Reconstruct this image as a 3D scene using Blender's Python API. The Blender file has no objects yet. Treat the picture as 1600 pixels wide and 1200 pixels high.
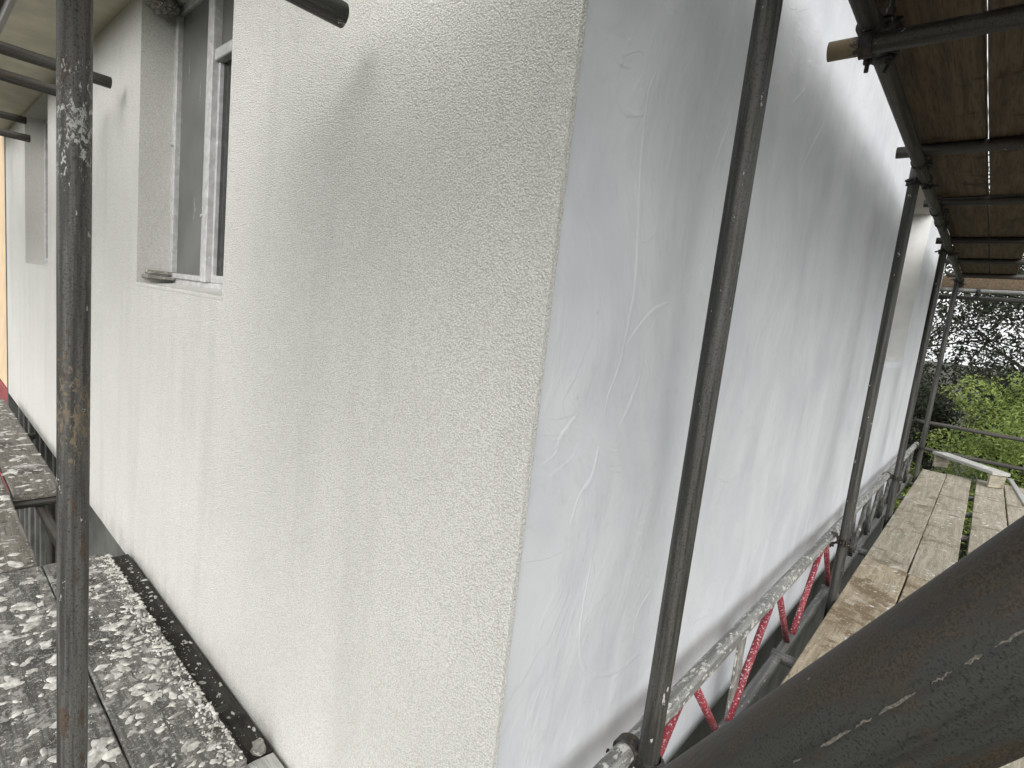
import bpy, bmesh, math, random
import numpy as np
from mathutils import Vector, Matrix, noise as mnoise
S = bpy.context.scene
COL = S.collection
R = math.radians

# ------------------------------------------------------------------ camera
cam_d = bpy.data.cameras.new('camera')
cam = bpy.data.objects.new('camera', cam_d); COL.objects.link(cam)
RW = ((0.73953338, 0.66387556, 0.11117384), (0.17071564, -0.02522153, -0.98499749), (-0.65111178, 0.74741763, -0.1319861))
cam.matrix_world = Matrix(((RW[0][0], -RW[1][0], -RW[2][0], 0.0), (RW[0][1], -RW[1][1], -RW[2][1], 0.0),
                           (RW[0][2], -RW[1][2], -RW[2][2], 1.30), (0, 0, 0, 1)))
cam_d.sensor_width = 36.0; cam_d.lens = 36.0 * 841.86 / 1600.0
cam_d.clip_start = 0.02; cam_d.clip_end = 3000
S.camera = cam
S.render.resolution_x = 1024; S.render.resolution_y = 768

# ------------------------------------------------------------------ sky, sun, exposure
SUN_EL, SUN_AZ = R(32), R(149)          # azimuth from +Y towards +X
w = bpy.data.worlds.new('World'); S.world = w; w.use_nodes = True
nt = w.node_tree; nt.nodes.clear()
sky = nt.nodes.new('ShaderNodeTexSky'); sky.sky_type = 'NISHITA'; sky.sun_disc = False
sky.sun_elevation = SUN_EL; sky.sun_rotation = SUN_AZ; sky.air_density = 1.0; sky.dust_density = 6.0; sky.ozone_density = 1.0
hs = nt.nodes.new('ShaderNodeHueSaturation'); hs.inputs['Saturation'].default_value = 0.12
mx = nt.nodes.new('ShaderNodeMix'); mx.data_type = 'RGBA'; mx.inputs[0].default_value = 0.6
mx.inputs[7].default_value = (9.0, 9.1, 9.2, 1)
bg = nt.nodes.new('ShaderNodeBackground'); bg.inputs[1].default_value = 0.145
wo = nt.nodes.new('ShaderNodeOutputWorld')
nt.links.new(sky.outputs[0], hs.inputs['Color']); nt.links.new(hs.outputs[0], mx.inputs[6])
nt.links.new(mx.outputs[2], bg.inputs[0]); nt.links.new(bg.outputs[0], wo.inputs[0])
sd = bpy.data.lights.new('sun', 'SUN'); sd.energy = 1.25; sd.angle = R(58); sd.color = (1.0, 0.97, 0.92)
so = bpy.data.objects.new('sun', sd); COL.objects.link(so)
dsun = Vector((math.sin(SUN_AZ) * math.cos(SUN_EL), math.cos(SUN_AZ) * math.cos(SUN_EL), math.sin(SUN_EL)))
so.rotation_euler = dsun.to_track_quat('Z', 'Y').to_euler()
S.view_settings.view_transform = 'Standard'; S.view_settings.look = 'None'
S.view_settings.exposure = 0.5; S.view_settings.gamma = 1.0; S.view_settings.use_curve_mapping = False
S.render.engine = 'CYCLES'
S.cycles.max_bounces = 4; S.cycles.diffuse_bounces = 3; S.cycles.glossy_bounces = 3

# ------------------------------------------------------------------ helpers
def link_mesh(name, verts, faces, mat=None, parent=None, smooth=False, loc=None):
    me = bpy.data.meshes.new(name)
    me.from_pydata([tuple(v) for v in verts], [], faces); me.update()
    if smooth: me.polygons.foreach_set('use_smooth', [True] * len(me.polygons))
    o = bpy.data.objects.new(name, me); COL.objects.link(o)
    if mat: me.materials.append(mat)
    if parent: o.parent = parent
    if loc is not None: o.location = loc
    return o
def from_bm(name, bm, mat=None, parent=None, smooth=False, loc=None):
    me = bpy.data.meshes.new(name); bm.normal_update(); bm.to_mesh(me); bm.free()
    if smooth: me.polygons.foreach_set('use_smooth', [True] * len(me.polygons))
    o = bpy.data.objects.new(name, me); COL.objects.link(o)
    if mat: me.materials.append(mat)
    if parent: o.parent = parent
    if loc is not None: o.location = loc
    return o
def tag(o, label=None, cat=None, group=None, kind=None):
    if label: o['label'] = label
    if cat: o['category'] = cat
    if group: o['group'] = group
    if kind: o['kind'] = kind
    return o
def thing(name, label, cat, loc=(0, 0, 0), group=None):
    o = bpy.data.objects.new(name, None); COL.objects.link(o); o.location = loc; o.empty_display_size = 0.1
    return tag(o, label, cat, group)
def add_box(bm, a, b, bev=0.0, M=None):
    a = Vector(a); b = Vector(b); c = (a + b) / 2; s = b - a
    r = bmesh.ops.create_cube(bm, size=1.0)
    vs = r['verts']
    for v in vs: v.co = Vector((v.co.x * s.x, v.co.y * s.y, v.co.z * s.z)) + c
    if bev > 0:
        es = list({e for v in vs for e in v.link_edges})
        rb = bmesh.ops.bevel(bm, geom=es, offset=bev, segments=1, affect='EDGES')
        vs = list({v for f in rb['faces'] for v in f.verts} | {v for v in vs if v.is_valid})
    if M is not None:
        for v in vs: v.co = M @ v.co
    return vs
def box(name, a, b, mat, parent=None, bev=0.0):
    bm = bmesh.new(); add_box(bm, a, b, bev); return from_bm(name, bm, mat, parent)
def frame_to(d):
    return Vector(d).normalized().to_track_quat('Z', 'X').to_matrix()
def add_cyl(bm, p0, p1, r0, r1=None, seg=12, caps=True):
    r1 = r0 if r1 is None else r1
    p0 = Vector(p0); p1 = Vector(p1); M = frame_to(p1 - p0)
    A = []; B = []
    for k in range(seg):
        t = 2 * math.pi * k / seg; d = M @ Vector((math.cos(t), math.sin(t), 0))
        A.append(bm.verts.new(p0 + d * r0)); B.append(bm.verts.new(p1 + d * r1))
    for k in range(seg):
        j = (k + 1) % seg; bm.faces.new((A[k], A[j], B[j], B[k]))
    if caps: bm.faces.new(A[::-1]); bm.faces.new(B)

# ------------------------------------------------------------------ materials
class NT:
    def __init__(s, name):
        s.m = bpy.data.materials.new(name); s.m.use_nodes = True; s.t = s.m.node_tree; s.t.nodes.clear()
        s.out = s.t.nodes.new('ShaderNodeOutputMaterial'); s.b = s.t.nodes.new('ShaderNodeBsdfPrincipled')
        s.t.links.new(s.b.outputs[0], s.out.inputs[0])
        tc = s.t.nodes.new('ShaderNodeTexCoord'); oi = s.t.nodes.new('ShaderNodeObjectInfo')
        s.obj = tc.outputs['Object']; s.rnd = oi.outputs['Random']
        mul = s.math('MULTIPLY', s.rnd, 37.0)
        cb = s.t.nodes.new('ShaderNodeCombineXYZ')
        for i in range(3): s.t.links.new(mul, cb.inputs[i])
        s.co = s.vadd(s.obj, cb.outputs[0])
    def l(s, a, b): s.t.links.new(a, b)
    def setv(s, sock, v):
        if hasattr(v, 'is_output') or isinstance(v, bpy.types.NodeSocket): s.l(v, sock)
        else: sock.default_value = v
    def math(s, op, a, b=None, c=None, clamp=False):
        n = s.t.nodes.new('ShaderNodeMath'); n.operation = op; n.use_clamp = clamp
        for i, v in enumerate((a, b, c)):
            if v is not None: s.setv(n.inputs[i], v)
        return n.outputs[0]
    def vadd(s, a, b):
        n = s.t.nodes.new('ShaderNodeVectorMath'); n.operation = 'ADD'; s.l(a, n.inputs[0]); s.l(b, n.inputs[1]); return n.outputs[0]
    def scale(s, v, xyz):
        n = s.t.nodes.new('ShaderNodeMapping'); n.vector_type = 'POINT'; s.l(v, n.inputs[0]); n.inputs['Scale'].default_value = xyz; return n.outputs[0]
    def noise(s, v, sc, det=4, rough=0.55, dist=0.0, out=0):
        n = s.t.nodes.new('ShaderNodeTexNoise'); s.l(v, n.inputs['Vector']); n.inputs['Scale'].default_value = sc
        n.inputs['Detail'].default_value = det; n.inputs['Roughness'].default_value = rough; n.inputs['Distortion'].default_value = dist
        return n.outputs[out]
    def voro(s, v, sc, feat='F1', out=0, rnd=1.0):
        n = s.t.nodes.new('ShaderNodeTexVoronoi'); n.feature = feat; s.l(v, n.inputs['Vector']); n.inputs['Scale'].default_value = sc
        n.inputs['Randomness'].default_value = rnd
        return n.outputs[out]
    def ramp(s, f, a, b):
        n = s.t.nodes.new('ShaderNodeMapRange'); n.interpolation_type = 'SMOOTHSTEP'; s.l(f, n.inputs[0])
        n.inputs[1].default_value = a; n.inputs[2].default_value = b; return n.outputs[0]
    def mix(s, f, a, b):
        n = s.t.nodes.new('ShaderNodeMix'); n.data_type = 'RGBA'; s.setv(n.inputs[0], f)
        for i, v in ((6, a), (7, b)):
            if isinstance(v, tuple): n.inputs[i].default_value = (*v[:3], 1)
            else: s.l(v, n.inputs[i])
        return n.outputs[2]
    def sep(s, v):
        n = s.t.nodes.new('ShaderNodeSeparateXYZ'); s.l(v, n.inputs[0]); return n.outputs
    def bump(s, h, dist, strength=1.0, prev=None):
        n = s.t.nodes.new('ShaderNodeBump'); n.inputs['Distance'].default_value = dist; n.inputs['Strength'].default_value = strength
        s.l(h, n.inputs['Height'])
        if prev is not None: s.l(prev, n.inputs['Normal'])
        return n.outputs[0]
    def done(s, col, rough=0.8, nrm=None, spec=0.5, metal=0.0):
        s.setv(s.b.inputs['Base Color'], (*col, 1) if isinstance(col, tuple) else col)
        s.setv(s.b.inputs['Roughness'], rough); s.setv(s.b.inputs['Metallic'], metal)
        s.b.inputs['Specular IOR Level'].default_value = spec
        if nrm is not None: s.l(nrm, s.b.inputs['Normal'])
        return s.m

def m_textured_render():
    n = NT('cream_textured_render')
    g = n.noise(n.obj, 370, 2, 0.6); v = n.voro(n.obj, 270, 'F1')
    big = n.noise(n.obj, 2.2, 3, 0.55)
    h = n.math('ADD', n.math('SUBTRACT', n.math('MULTIPLY', g, 1.2), n.math('MULTIPLY', v, 0.8)), n.math('MULTIPLY', big, 1.2))
    st = n.noise(n.scale(n.obj, (5, 5, 0.5)), 1.6, 3, 0.5)
    c = n.mix(n.ramp(big, 0.35, 0.65), (0.785, 0.78, 0.745), (0.82, 0.815, 0.785))
    c = n.mix(n.math('MULTIPLY', n.ramp(st, 0.48, 0.70), 0.28), c, (0.60, 0.60, 0.575))
    pz = n.sep(n.obj)[2]
    dirt = n.math('MULTIPLY', n.ramp(pz, 0.12, -0.09), n.ramp(n.noise(n.scale(n.obj, (9, 9, 3)), 1.5, 4, 0.65), 0.42, 0.66))
    c = n.mix(n.math('MULTIPLY', dirt, 0.35), c, (0.40, 0.385, 0.34))
    c = n.mix(n.math('MULTIPLY', n.ramp(n.math('SUBTRACT', n.math('MULTIPLY', v, 0.8), n.math('MULTIPLY', g, 0.5)), -0.02, 0.30), 0.44), c, (0.41, 0.40, 0.345))  # shade in the crevices between grains, painted into the colour
    return n.done(c, 0.92, n.bump(h, 0.0042, 1.0), 0.25)
def m_smooth_render():
    n = NT('grey_white_smooth_render')
    warp = n.noise(n.obj, 1.3, 2, 0.5, out=1)
    wv = n.vadd(n.obj, n.scale(warp, (0.5, 0.5, 0.5)))
    big = n.noise(n.obj, 1.7, 3, 0.55); st = n.noise(n.scale(wv, (1, 2.6, 1.0)), 3.0, 4, 0.55)
    fine = n.noise(n.scale(wv, (1, 5, 3.2)), 8, 4, 0.62)
    c = n.mix(n.ramp(big, 0.35, 0.65), (0.52, 0.54, 0.57), (0.59, 0.605, 0.63))
    c = n.mix(n.math('MULTIPLY', n.ramp(st, 0.36, 0.70), 0.45), c, (0.67, 0.68, 0.69))
    c = n.mix(n.math('MULTIPLY', n.ramp(fine, 0.52, 0.72), 0.28), c, (0.46, 0.475, 0.50))
    sp = n.ramp(n.voro(n.obj, 7), 0.04, 0.02)
    c = n.mix(n.math('MULTIPLY', sp, 0.35), c, (0.42, 0.42, 0.41))
    tr = n.noise(n.scale(wv, (1, 2.4, 1.5)), 1.7, 1, 0.4, 0.6)
    fr = n.math('FRACT', n.math('MULTIPLY', tr, 9.0))
    tr2 = n.noise(n.scale(wv, (1, 1.3, 2.2)), 2.9, 2, 0.45, 0.9)
    fr2 = n.math('FRACT', n.math('MULTIPLY', tr2, 6.0))
    lip = n.math('SUBTRACT', n.ramp(fr, 0.44, 0.56), fr); lip2 = n.math('SUBTRACT', n.ramp(fr2, 0.46, 0.54), fr2)
    rg = n.math('ADD', n.math('MULTIPLY', lip, n.ramp(big, 0.44, 0.58)), n.math('MULTIPLY', lip2, n.ramp(st, 0.46, 0.60)))
    h = n.math('ADD', n.math('MULTIPLY', big, 9.0), n.math('MULTIPLY', st, 1.7))
    h = n.math('ADD', h, n.math('ADD', n.math('MULTIPLY', fine, 0.30), n.math('MULTIPLY', rg, 0.17)))
    return n.done(c, n.math('ADD', n.math('MULTIPLY', st, 0.3), 0.52), n.bump(h, 0.004, 0.7), 0.28)
def m_tube(name, base=(0.075, 0.075, 0.07), rust=0.35, plaster=0.1, zmarks=(), rough=0.55, metal=0.35, fine=1.0, light=(0.14, 0.14, 0.13), rc=((0.035, 0.023, 0.015), (0.105, 0.068, 0.040))):
    n = NT(name)
    streak = n.noise(n.scale(n.co, (60, 60, 2.2)), 1.0, 4, 0.65)
    pit = n.noise(n.co, 260 * fine, 2, 0.6); rn = n.noise(n.scale(n.co, (30, 30, 8)), 1.0, 4, 0.7)
    c = n.mix(n.ramp(streak, 0.38, 0.62), base, light)
    c = n.mix(n.math('MULTIPLY', n.ramp(pit, 0.5, 0.68), 0.65), c, tuple(x * 0.4 for x in base))
    rm = n.math('MULTIPLY', n.ramp(rn, 0.70 - rust * 0.3, 0.76 - rust * 0.28), 0.8)
    c = n.mix(rm, c, n.mix(n.ramp(pit, 0.35, 0.65), rc[0], rc[1]))
    pn = n.noise(n.scale(n.co, (1, 1, 0.5)), 50, 4, 0.7)
    pm = n.ramp(pn, 0.72 - plaster * 0.35, 0.75 - plaster * 0.35)
    xyz = n.sep(n.obj)
    for (zc, hw, amt, col) in zmarks:      # smears of render, rust or paint at set heights on this tube
        g = n.math('SUBTRACT', 1.0, n.math('DIVIDE', n.math('ABSOLUTE', n.math('SUBTRACT', xyz[2], zc)), hw), clamp=True)
        d = n.noise(n.scale(n.co, (120, 120, 60)), 1.0, 5, 0.75, 0.6)
        k = n.math('ADD', n.math('MULTIPLY', n.math('POWER', g, 0.5), 0.30 * amt), n.math('MULTIPLY', d, 0.75))
        c = n.mix(n.math('MULTIPLY', n.ramp(k, 0.585, 0.64), n.ramp(g, 0.0, 0.12)), c, col)
    c = n.mix(n.math('MULTIPLY', pm, 0.85), c, (0.50, 0.49, 0.46))
    nr = n.bump(n.math('ADD', pit, n.math('ADD', pm, rm)), 0.0013 / fine, 0.6 if fine < 2 else 0.45)
    mt = n.math('MULTIPLY', n.math('SUBTRACT', 1.0, n.math('MAXIMUM', pm, rm)), metal)
    return n.done(c, n.math('ADD', n.math('MULTIPLY', rn, 0.3), rough - 0.15), nr, 0.4, mt)
def m_wood(name, a, b, dirt, dirt_amt=0.4, pale=(0.5, 0.49, 0.46), pale_amt=0.2, axis='y', grain=1.0, patch=10.0):
    n = NT(name)
    k = {'x': (1.2, 22, 22), 'y': (22, 1.2, 22)}[axis]
    g = n.noise(n.scale(n.co, k), 2.0 * grain, 4, 0.65, 0.4); f = n.noise(n.scale(n.co, tuple(q * 3 for q in k)), 3.0, 2, 0.6)
    d = n.noise(n.co, 4.5, 5, 0.68); pd = n.noise(n.co, patch, 5, 0.72, 0.5); sp = n.noise(n.co, patch * 7, 3, 0.7)
    c = n.mix(n.ramp(g, 0.36, 0.64), a, b)
    c = n.mix(n.math('MULTIPLY', n.ramp(f, 0.5, 0.68), 0.5), c, tuple(x * 0.4 for x in a))
    c = n.mix(n.ramp(d, 0.66 - dirt_amt * 0.3, 0.76 - dirt_amt * 0.3), c, dirt)
    pm = n.math('MAXIMUM', n.ramp(pd, 0.70 - pale_amt * 0.4, 0.75 - pale_amt * 0.36), n.math('MULTIPLY', n.ramp(sp, 0.68 - pale_amt * 0.26, 0.72 - pale_amt * 0.26), 0.85)) if pale_amt > 0 else n.math('MULTIPLY', pd, 0.0)
    c = n.mix(n.math('MULTIPLY', pm, 0.8), c, pale)
    nr = n.bump(n.math('ADD', n.math('ADD', g, n.math('MULTIPLY', f, 0.5)), n.math('MULTIPLY', pm, 0.7)), 0.002, 0.6)
    return n.done(c, 0.85, nr, 0.25)
def m_plain(name, col, rough=0.7, var=0.15, sc=12.0, bump=0.002, spec=0.4, metal=0.0):
    n = NT(name); g = n.noise(n.co, sc, 5, 0.6); g2 = n.noise(n.co, sc * 8, 3, 0.6)
    c = n.mix(n.ramp(g, 0.3, 0.7), tuple(x * (1 - var) for x in col), tuple(min(1, x * (1 + var)) for x in col))
    return n.done(c, rough, n.bump(n.math('ADD', g, n.math('MULTIPLY', g2, 0.5)), bump, 0.5), spec, metal)
def m_speckled(name, col, spot, amt=0.3, sc=70, rough=0.55, under=None):
    n = NT(name); s1 = n.noise(n.co, sc, 4, 0.7); s2 = n.noise(n.co, sc * 0.3, 5, 0.7)
    c = n.mix(n.ramp(n.noise(n.co, 30, 3), 0.35, 0.7), tuple(x * 0.75 for x in col), col)
    if under: c = n.mix(n.ramp(s2, 0.66, 0.72), c, under)
    pm = n.ramp(s1, 0.72 - amt * 0.35, 0.77 - amt * 0.35)
    c = n.mix(pm, c, spot)
    return n.done(c, rough, n.bump(pm, 0.0015, 0.6), 0.4)
def m_leaf(name, a, b):
    n = NT(name); g = n.noise(n.obj, 3.0, 3, 0.6); f = n.noise(n.obj, 40, 2, 0.6)
    c = n.mix(n.ramp(n.math('ADD', n.math('MULTIPLY', g, 0.6), n.math('MULTIPLY', f, 0.4)), 0.35, 0.65), a, b)
    n.done(c, 0.6, None, 0.3)
    tr = n.t.nodes.new('ShaderNodeBsdfTranslucent'); n.l(c, tr.inputs[0])
    ms = n.t.nodes.new('ShaderNodeMixShader'); ms.inputs[0].default_value = 0.3
    n.l(n.b.outputs[0], ms.inputs[1]); n.l(tr.outputs[0], ms.inputs[2]); n.l(ms.outputs[0], n.out.inputs[0])
    return n.m
def m_glass():
    n = NT('dark_window_glass'); g = n.noise(n.obj, 2.0, 2)
    return n.done((0.012, 0.013, 0.013), 0.04, n.bump(g, 0.004, 0.15), 0.6)
def m_film():
    n = NT('grey_masked_glass')
    st = n.noise(n.scale(n.obj, (16, 16, 1.6)), 3, 5, 0.65); g = n.noise(n.obj, 5, 4)
    c = n.mix(n.ramp(g, 0.3, 0.7), (0.115, 0.118, 0.112), (0.15, 0.152, 0.146))
    c = n.mix(n.ramp(st, 0.67, 0.70), c, (0.5, 0.5, 0.48))
    return n.done(c, 0.38, None, 0.45)

M_TEX = m_textured_render(); M_SMOOTH = m_smooth_render()
M_REVEAL = m_plain('pale_grey_reveal_render', (0.57, 0.572, 0.56), 0.85, 0.06, 8)
M_SOFFIT = m_plain('soffit_paint', (0.62, 0.58, 0.47), 0.7, 0.12, 5)
M_WFRAME = m_speckled('worn_white_window_paint', (0.55, 0.55, 0.55), (0.68, 0.68, 0.67), 0.22, 60, 0.5, (0.36, 0.355, 0.34))
M_GLASS = m_glass(); M_FILM = m_film()
M_LOWER = m_plain('dark_grey_lower_cladding', (0.085, 0.085, 0.08), 0.7, 0.3, 6)
M_PANEL = m_plain('grey_lower_panel', (0.16, 0.16, 0.15), 0.7, 0.25, 4)
M_PEACH = m_plain('peach_wall_paint', (0.66, 0.50, 0.33), 0.85, 0.08, 5)
M_RED = m_plain('red_plinth_paint', (0.25, 0.055, 0.06), 0.8, 0.25, 7)
M_FASCIA = m_plain('grey_gutter_plastic', (0.30, 0.30, 0.29), 0.5, 0.1, 4)
M_ROOF = m_plain('roof_tile_clay', (0.12, 0.09, 0.075), 0.85, 0.3, 9)
M_RIDGE = m_plain('grey_white_render_ridge', (0.63, 0.645, 0.66), 0.6, 0.05, 30)
M_BROKEN = m_speckled('broken_mortar', (0.26, 0.25, 0.22), (0.6, 0.59, 0.55), 0.4, 60, 0.9, (0.10, 0.09, 0.075))
M_T_LEFT = m_tube('left_standard_steel', (0.045, 0.044, 0.041), 0.42, 0.20,
                  ((3.23, 0.17, 0.8, (0.17, 0.135, 0.09)), (3.86, 0.10, 0.5, (0.12, 0.09, 0.06)), (3.72, 0.17, 0.74, (0.44, 0.44, 0.42))), 0.6, 0.15, light=(0.125, 0.122, 0.113))
M_T_DARK = m_tube('dark_standard_steel', (0.028, 0.028, 0.025), 0.22, 0.14, (), 0.5, 0.12, light=(0.082, 0.08, 0.072))
M_T_TRAN = m_tube('weathered_transom_steel', (0.036, 0.034, 0.030), 0.42, 0.12, (), 0.6, 0.12, light=(0.085, 0.08, 0.07))
M_T_BIG = m_tube('near_brace_steel', (0.014, 0.014, 0.013), 0.93, 0.0, (), 0.55, 0.10, 4.0, light=(0.040, 0.040, 0.037), rc=((0.018, 0.014, 0.010), (0.058, 0.043, 0.029)))
M_T_TAN = m_tube('tan_ended_transom_steel', (0.036, 0.034, 0.030), 0.42, 0.10, ((0.0, 0.085, 1.6, (0.22, 0.17, 0.10)),), 0.6, 0.12, light=(0.085, 0.08, 0.07))
M_CHORD = m_tube('plaster_splashed_chord_steel', (0.17, 0.17, 0.16), 0.12, 0.42, (), 0.5, 0.3, light=(0.32, 0.32, 0.30))
M_CHORD2 = m_tube('dull_bottom_chord_steel', (0.12, 0.12, 0.115), 0.25, 0.28, (), 0.6, 0.3, light=(0.22, 0.22, 0.21))
M_REDBAR = m_speckled('red_lattice_paint', (0.25, 0.028, 0.045), (0.50, 0.44, 0.43), 0.46, 120, 0.55, (0.13, 0.02, 0.025))
M_BLKBAR = m_tube('dark_lattice_steel', (0.05, 0.05, 0.047), 0.2, 0.25)
M_COUPLER = m_tube('coupler_drop_forged_steel', (0.022, 0.021, 0.019), 0.45, 0.14, (), 0.6, 0.15, light=(0.055, 0.051, 0.045))
M_DECK = m_wood('deck_board_weathered', (0.265, 0.24, 0.185), (0.38, 0.345, 0.275), (0.18, 0.155, 0.11), 0.42, (0.52, 0.50, 0.45), 0.26, 'y')
M_DECKN = m_wood('deck_board_tan', (0.28, 0.235, 0.165), (0.40, 0.345, 0.25), (0.18, 0.135, 0.085), 0.55, (0.52, 0.48, 0.41), 0.27, 'y')
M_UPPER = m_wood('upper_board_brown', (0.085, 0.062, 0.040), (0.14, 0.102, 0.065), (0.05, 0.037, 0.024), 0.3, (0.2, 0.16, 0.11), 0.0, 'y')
M_LBOARD = m_wood('left_board_splattered', (0.075, 0.074, 0.068), (0.15, 0.145, 0.13), (0.045, 0.044, 0.04), 0.45, (0.30, 0.295, 0.275), 0.42, 'x', 1.0, 16)
M_LBOARDB = m_wood('left_board_brown', (0.115, 0.105, 0.09), (0.18, 0.165, 0.14), (0.06, 0.057, 0.05), 0.4, (0.40, 0.385, 0.36), 0.30, 'x', 1.0, 9)
M_GAPSHADE = m_wood('shadowed_gap_dark', (0.028, 0.027, 0.024), (0.05, 0.047, 0.04), (0.02, 0.019, 0.017), 0.4, (0.4, 0.39, 0.36), 0.05, 'x')  # near-black tone paints the shadow in the gap by the wall
M_PALE = m_wood('pale_grey_board', (0.36, 0.36, 0.34), (0.46, 0.46, 0.44), (0.25, 0.24, 0.22), 0.3, (0.6, 0.6, 0.58), 0.2, 'x')
M_SPLAT = m_plain('dried_render_splash', (0.44, 0.43, 0.395), 0.9, 0.45, 40, 0.002)
M_STREAK = m_plain('thin_cement_streak', (0.13, 0.12, 0.10), 0.9, 0.4, 900, 0.0005)
M_ALU = m_plain('aluminium_straightedge', (0.55, 0.55, 0.55), 0.45, 0.1, 20, 0.001, 0.5, 0.5)
M_GROUND = m_plain('garden_soil', (0.032, 0.036, 0.018), 0.95, 0.4, 1.5, 0.03)
M_BARK = m_plain('tree_bark', (0.06, 0.05, 0.04), 0.95, 0.3, 14, 0.01)
M_LF_DARK = m_leaf('dark_evergreen_leaf', (0.020, 0.026, 0.016), (0.05, 0.055, 0.035))
M_LF_BRIGHT = m_leaf('bright_green_leaf', (0.12, 0.17, 0.035), (0.32, 0.40, 0.12))
M_LF_MID = m_leaf('mid_green_leaf', (0.03, 0.05, 0.016), (0.085, 0.12, 0.04))
M_GRASS = m_leaf('rough_grass_blade', (0.05, 0.08, 0.02), (0.13, 0.16, 0.05))

# ------------------------------------------------------------------ setting: ground
XW, YW = -0.556, 0.70              # faces of the two rendered walls
ZB, ZT = -0.09, 2.46               # bottom of the render, eaves
GZ = -2.2
def ground():
    n = 60; vs = []; fs = []
    for i in range(n + 1):
        for j in range(n + 1):
            u = (i / n * 2 - 1); v = (j / n * 2 - 1)
            x = math.copysign(abs(u) ** 2.5, u) * 900; y = math.copysign(abs(v) ** 2.5, v) * 900
            z = GZ + 0.08 * mnoise.noise((x * 0.4, y * 0.4, 0)) + min(0.8, max(0, (y - 9.5) * 0.08))
            vs.append((x, y, z))
    for i in range(n):
        for j in range(n):
            a = i * (n + 1) + j; fs.append((a, a + n + 1, a + n + 2, a + 1))
    tag(link_mesh('ground', vs, fs, M_GROUND, smooth=True), kind='structure')
ground()

# ------------------------------------------------------------------ the rendered house
house = thing('rendered_house', 'house corner with cream rough render left and smooth grey-white render right', 'house', (XW, YW, GZ))
def child(o):
    o.parent = house; o.matrix_parent_inverse = Matrix.Translation(-Vector(house.location)); return o
def cuts(a, b, inner, step):
    pts = sorted({a, b, *inner}); out = []
    for p, q in zip(pts, pts[1:]):
        k = max(1, int(math.ceil((q - p) / step)))
        out += [p + (q - p) * i / k for i in range(k)]
    return out + [b]
def wall_sheet(name, u0, u1, z0, z1, holes, to, mat, step, amp, depth, jitter=0.0, back=0.012):
    us = cuts(u0, u1, [h[i] for h in holes for i in (0, 1)], step); zs = cuts(z0, z1, [h[i] for h in holes for i in (2, 3)], step)
    vs = []; fs = []; idx = {}
    def fade(u, z):
        d = min(u1 - u, z1 - z, z - z0, u - u0)
        for h in holes:
            dx = max(h[0] - u, u - h[1], 0); dz = max(h[2] - z, z - h[3], 0); d = min(d, math.hypot(dx, dz))
        return max(0, min(1, d / 0.10))
    def V(u, z, d, key):
        k = (round(u, 5), round(z, 5), key)
        if k not in idx:
            idx[k] = len(vs); vs.append(to(u, z, d))
        return idx[k]
    def F(u, z):
        d = amp * fade(u, z) * (mnoise.noise((u * 1.5, z * 0.7, 3.1)) + 0.45 * mnoise.noise((u * 4.1, z * 1.7, 9.7)) + 0.2 * mnoise.noise((u * 9, z * 5, 1.7)))
        uu = u
        if jitter and abs(u - u1) < 1e-6: uu = u + jitter * (mnoise.noise((z * 30, 0, 0)) + mnoise.noise((z * 95, 5, 0)))
        k = (round(u, 5), round(z, 5), 'f')
        if k not in idx:
            idx[k] = len(vs); vs.append(to(uu, z, d))
        return idx[k]
    for a, b in zip(us, us[1:]):
        for c, e in zip(zs, zs[1:]):
            m = ((a + b) / 2, (c + e) / 2)
            if any(h[0] < m[0] < h[1] and h[2] < m[1] < h[3] for h in holes): continue
            fs.append((F(a, c), F(b, c), F(b, e), F(a, e)))
    nfr = len(fs)
    for h in holes:                                   # reveals
        for u in (h[0], h[1]):
            q = [z for z in zs if h[2] - 1e-6 <= z <= h[3] + 1e-6]
            for c, e in zip(q, q[1:]): fs.append((F(u, c), F(u, e), V(u, e, -depth, 'r'), V(u, c, -depth, 'r')))
        for z in (h[2], h[3]):
            q = [u for u in us if h[0] - 1e-6 <= u <= h[1] + 1e-6]
            for c, e in zip(q, q[1:]): fs.append((F(c, z), F(e, z), V(e, z, -depth, 'r'), V(c, z, -depth, 'r')))
    nrev = len(fs)
    for a, b in zip(us, us[1:]):                      # bottom return
        fs.append((F(a, z0), F(b, z0), V(b, z0, -0.12, 'b'), V(a, z0, -0.12, 'b')))
    if back:                                          # edge return of the coat at the end u1
        for c, e in zip(zs, zs[1:]): fs.append((F(u1, c), F(u1, e), V(u1, e, -back, 'e'), V(u1, c, -back, 'e')))
    o = link_mesh(name, vs, fs, mat); o.data.materials.append(M_TEX if mat == M_TEX else M_REVEAL)
    o.data.polygons.foreach_set('material_index', [1 if nfr <= k < nrev else 0 for k in range(len(fs))])
    bm = bmesh.new(); bm.from_mesh(o.data); bmesh.ops.recalc_face_normals(bm, faces=bm.faces); bm.to_mesh(o.data); bm.free()
    return child(o)
W1 = (-2.90, -1.91, 1.245, 2.435); W2 = (-6.18, -5.12, 1.25, 2.435); W3 = (4.42, 5.53, 1.245, 2.452)
wl = wall_sheet('wall', -7.40, XW + 0.003, ZB, ZT, [W1, W2], lambda u, z, d: (u, YW - d, z), M_TEX, 0.06, 0.0015, 0.125, 0.0020)
tag(wl, 'cream rough-textured rendered wall')
wr = wall_sheet('wall', YW + 0.004, 7.60, ZB, ZT, [W3], lambda u, z, d: (XW + d, u, z), M_SMOOTH, 0.05, 0.010, 0.125, 0.0, 0.0)
tag(wr, 'smooth grey-white rendered wall with trowel marks')
for o in (wr,): o.data.polygons.foreach_set('use_smooth', [True] * len(o.data.polygons)); 
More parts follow.
